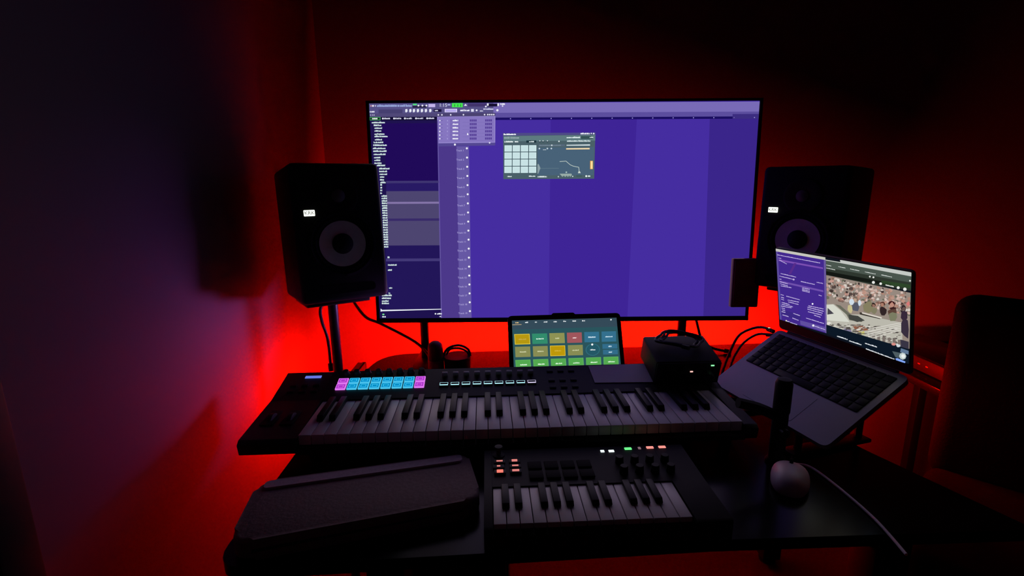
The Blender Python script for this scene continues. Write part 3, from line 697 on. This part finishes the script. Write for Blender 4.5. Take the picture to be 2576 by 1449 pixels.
# control bar under the video
ap([(720,905),(1575,1165),(1545,1308),(720,1000)],(12,24,38),13); ap([(1480,1150),(1565,1180),(1555,1215),(1470,1190)],(96,120,150),14); ap([(1390,1180),(1480,1200),(1480,1255),(1420,1240)],(78,92,98),14)
for x0,y0,x1,y1 in [(832,1025,940,1060),(955,1072,1080,1115),(1118,1098,1238,1138),(1125,1155,1410,1262)]: aw(x0,y0,x1,y1,3.2,(235,240,245),16)
A.dot(*ax(1495,1230),9,(190,205,205),16); A.dot(*ax(1500,1230),5,(235,240,238),17); ap([(1420,1255),(1440,1250),(1520,1285),(1515,1300),(1490,1302),(1425,1278)],(130,165,245),16)
o = A.build('screen',lp,label='lit screen with purple window and crowd video'); o.matrix_basis = lid@Matrix.Translation((0,.0004,0))
ls = thing('laptop_stand','black sloped stand holding up the laptop','laptop stand',(LO[0],LO[1],DZ))
ls.rotation_euler=(0,0,-1.279)
rel = lambda v: tuple(Matrix.Rotation(.544,3,'X')@Vector(v)+Vector((0,0,LO[2]-DZ)))
box('plate',(.27,.20,.004),rel((0,-.105,-.0145)),METAL,ls,.001,rot=Matrix.Rotation(.544,3,'X'))
for x in (-.09,.09):
    box('foot',(.03,.2,.008),(x,-.1,.004),METAL,ls,.002)
    tube('leg',[(x,-.02,.006),(x,-.02,LO[2]-DZ-.034)],.007,METAL,ls,0)
    tube('leg',[(x,-.175,.006),(x,-.175,.04)],.007,METAL,ls,0)

# ------------------------------------------------------------------ lesser things on the desk
ms = thing('computer_mouse','white wired computer mouse on the right of the desk','mouse',(.490,.800,DZ),math.radians(-30))
bm = bmesh.new(); bmesh.ops.create_uvsphere(bm,u_segments=28,v_segments=16,radius=1)
for v in bm.verts:
    x,y,z = v.co; sx = math.copysign(abs(x)**.8,x); sy = math.copysign(abs(y)**.85,y)
    v.co = (sx*.031, sy*.05, max(z,-.35)*.022*(1-.25*y)+.0095)
finish('shell',bm,MOUSEW,ms)
box('button_gap',(.0012,.03,.004),(0,.03,.0285),RUBBER,ms,.0004,rot=None); lathe('scroll_wheel',[(.006,-.003),(.007,-.002),(.007,.002),(.006,.003)],RUBBER,ms,18,Matrix.Translation((0,.024,.028))@Matrix.Rotation(math.pi/2,4,'Y'))
tube('cord',[(0,.048,.008),(.012,.068,.004),(.035,.068,.003),(.075,.02,.003),(.12,-.05,.003),(.15,-.12,.003)],.0022,MOUSEW,ms)

pdm = thing('soft_case','dark flat soft case lying skewed at the front left of the desk','case',(-.24,.74,DZ))
q_ = [(-.431,.764),(-.085,.850),(-.050,.715),(-.402,.612)]
poly = rounded([(x+.24,y-.74) for x,y in q_],[.03,.02,.03,.035])[::-1]
bm = bmesh.new(); add_prism(bm,poly,.0005,.034,'z'); bmesh.ops.bevel(bm,geom=[e for e in bm.edges if abs(e.verts[0].co.z-e.verts[1].co.z)<1e-5],offset=.008,segments=3,profile=.5,affect='EDGES'); finish('body',bm,PADM,pdm)
b_ = [(-.415,.758),(-.095,.838),(-.091,.818),(-.411,.738)]
prism('tv_lit_strip',rounded([(x+.24,y-.74) for x,y in b_],.008)[::-1],.0335,.038,PADB,pdm,label='raised strip along the far edge, paler to imitate television light')  # paler colour stands for television light falling on the case's rear edge
bm = bmesh.new(); loop=[Vector((x+.24,y-.74,.017)) for x,y in q_]; add_tube(bm,spline([loop[3]+Vector((.03,.0075,0)),loop[2]-Vector((.03,.0075,0))],2),.0022,6); finish('zip',bm,METAL,pdm)

ds = thing('desk_stand','slim black upright post with a short slanted arm, before the laptop','stand',(.500,.868,DZ))
lathe('base',[(.019,0),(.019,.004),(.015,.010)],BLACK,ds,28)
lathe('post',[(.0145,.008),(.0135,.10),(.015,.105),(.015,.16),(.012,.168),(0,.17)],BLACK,ds,24)
tube('arm',[(-.010,0,.096),(-.045,0,.112),(-.082,0,.122)],.010,BLACK,ds,3)
lathe('clamp_knob',[(.008,0),(.008,.012),(0,.013)],METAL,ds,16,Matrix.Translation((0,-.012,.07))@TY)

bt = thing('bottle','dark red round-topped bottle behind the long keyboard beside the post','bottle',(-.208,1.295,DZ))
lathe('body',[(0,0),(.0200,0),(.0212,.004),(.0212,.068),(.0205,.078)],AMBER,bt,24); lathe('cap',[(.0208,.077),(.0205,.088),(.0175,.098),(.010,.1045),(0,.106)],AMBER,bt,24)
lathe('label_band',[(.0216,.02),(.0216,.055)],MAROON,bt,24,cap=False)
pt = thing('cable_pot','squat black pot with a looped cable on its rim, behind the keyboard','pot',(-.150,1.30,DZ))
lathe('body',[(0,0),(.030,0),(.034,.006),(.036,.050),(.0365,.062),(.0345,.062),(.033,.02),(0,.016)],BLACK,pt,32)
lathe('rim',[(.037,.056),(.038,.059),(.037,.063),(.035,.063)],BLACK2,pt,32)
tube('cable_loop',[(-.036,0,.05),(-.034,-.004,.072),(-.018,-.006,.089),(.008,-.004,.093),(.030,0,.080),(.036,.004,.058)],.0032,CABLE,pt)
tube('cable_loop',[(-.031,.01,.062),(-.02,.012,.077),(.005,.010,.080),(.027,.006,.070),(.033,0,.052)],.003,CABLE,pt)

# cables
def cable(name,pts,r,label,end=None):
    t = thing(name,label,'cable',pts[0]); o = Vector(pts[0])
    tube('sheath',[Vector(p)-o for p in pts],r,CABLE,t)
    for p,qq in ((pts[0],pts[1]),(pts[-1],pts[-2])):
        d_ = (Vector(qq)-Vector(p)).normalized(); a = Vector(p)-o
        bm = bmesh.new(); add_tube(bm,[a-d_*.004,a+d_*.016],r*1.55,10); finish('plug',bm,BLACK,t)
    return t
cable('speaker_cable',[(-.475,1.43,.945),(-.44,1.452,.874),(-.396,1.465,.846),(-.30,1.452,.797),(-.25,1.40,.775),(-.232,1.345,.765),(-.222,1.325,.7455)],.0042,'black cable sloping from the left speaker down past the television corner')
cable('speaker_cable',[(-.490,1.31,.970),(-.500,1.275,.945),(-.497,1.268,.91),(-.485,1.266,.86),(-.483,1.264,.78)],.004,'short black cable hugging the left speaker pole')
cable('television_cable',[(.522,1.455,.882),(.516,1.455,.84),(.520,1.46,.79),(.545,1.455,.755),(.59,1.44,.746)],.004,'black cable hanging beside the right television post, left of the two')
cable('television_cable',[(.545,1.455,.882),(.556,1.455,.84),(.576,1.46,.79),(.62,1.485,.755),(.67,1.475,.746)],.004,'black cable hanging beside the right television post, right of the two')
ch = cable('charging_cable',[(.655,1.215,.892),(.646,1.245,.893),(.628,1.265,.884),(.600,1.275,.862),(.578,1.27,.82),(.560,1.26,.775),(.545,1.245,.7455)],.0032,'dark charging cable with a green light looping from the laptop side')
box('connector',(.008,.016,.005),(-.002,.008,.001),BLACK2,ch,.001); box('indicator_lamp',(.005,.004,.003),(-.003,.012,.004),emat('lamp_charge',(190,255,205),1.2),ch,.0006,label='lit green lamp')
cable('laptop_cable',[(.648,1.20,.886),(.630,1.235,.878),(.604,1.25,.852),(.582,1.25,.815),(.566,1.24,.775),(.556,1.225,.7455)],.0028,'thin dark cable looping below the charging cable')
x0 = kb_world(.374,.07,.062)
t = thing('coiled_cable','loose coil of black cable lying on top of the audio interface','cable',x0)
pts = []
for k in range(42):
    a = k*.42; rr = .046+.006*math.sin(k*1.7); pts.append((rr*math.cos(a)+.008*math.sin(k*.3), rr*.62*math.sin(a)+.012, .007+.009*abs(math.sin(k*.23))+.004*(k/42)+.010*max(0,math.sin(a))))
tube('coil',pts,.003,CABLE,t,4); 
bm = bmesh.new(); add_tube(bm,[Vector(pts[-1]),Vector(pts[-1])+Vector((.012,-.012,0))],.005,10); finish('plug',bm,BLACK,t)

# ------------------------------------------------------------------ dark things on the right
tb = thing('side_table','black side table holding the dark electronic instrument, by the back wall','table',(1.37,1.50,0))
box('table_top',(.30,.52,.025),(0,0,.6625),DESK,tb,.004)
for x in (-.13,.13):
    for y in (-.23,.23): box('leg',(.03,.03,.65),(x,y,.325),METAL,tb,.003)
sy = thing('electronic_instrument','low dark instrument box with pale lettering along its side, right of the laptop','instrument',(1.365,1.50,.675))
box('case',(.20,.46,.042),(0,0,.0245),BLACK2,sy,.004)
box('top_panel',(.18,.44,.002),(0,0,.0462),DESK,sy,.0006)
bm = bmesh.new()
yy = .165
for k in range(7):
    hgt = random.uniform(.006,.010); add_box(bm,(.001,.0065,hgt),(-.1004,yy,.026),.0); yy -= .0095
for yy in (.06,.045,.03,-.02,-.05): add_box(bm,(.001,.008,.003),(-.1004,yy,.026),.0)
finish('lettering',bm,PRINT,sy,smooth=False,label='worn pale lettering')
for k in range(4): lathe('knob',[(.009,0),(.008,.012),(0,.0125)],BLACK,sy,18,Matrix.Translation((.05,-.15+k*.045,.047)))
for x in (-.08,.08):
    for y in (-.2,.2): lathe('foot',[(.009,0),(.009,.005)],RUBBER,sy,12,Matrix.Translation((x,y,-.001)))

oc = thing('padded_chair','bulky black padded chair in the dark at the far right','chair',(1.14,.90,0),math.radians(-45))
def cushion(name,size,c,bev,rot=None): 
    return box(name,size,c,FABRIC,oc,bev,5,rot)
cushion('seat',(.50,.48,.09),(0,0,.47),.04)
cushion('backrest',(.50,.09,.50),(0,.25,.73),.042,Matrix.Rotation(-.0,3,'X'))
lathe('column',[(.03,.08),(.03,.25),(.02,.25),(.02,.43)],METAL,oc,24)
tube('back_bar',[(0,.1,.425),(0,.28,.44),(0,.305,.6)],.02,METAL,oc)
for k in range(5):
    a = 2*math.pi*k/5+.3; e = (.27*math.cos(a),.27*math.sin(a),.075)
    l_ = tube('base_leg',[(0,0,.10),(e[0]*.5,e[1]*.5,.092),e],.018,METAL,oc,4)
    lathe('caster',[(.02,-.022),(.026,-.018),(.026,.018),(.02,.022)],RUBBER,l_,18,Matrix.Translation((e[0],e[1],.0262))@Matrix.Rotation(a,4,'Z')@Matrix.Rotation(math.pi/2,4,'X'))
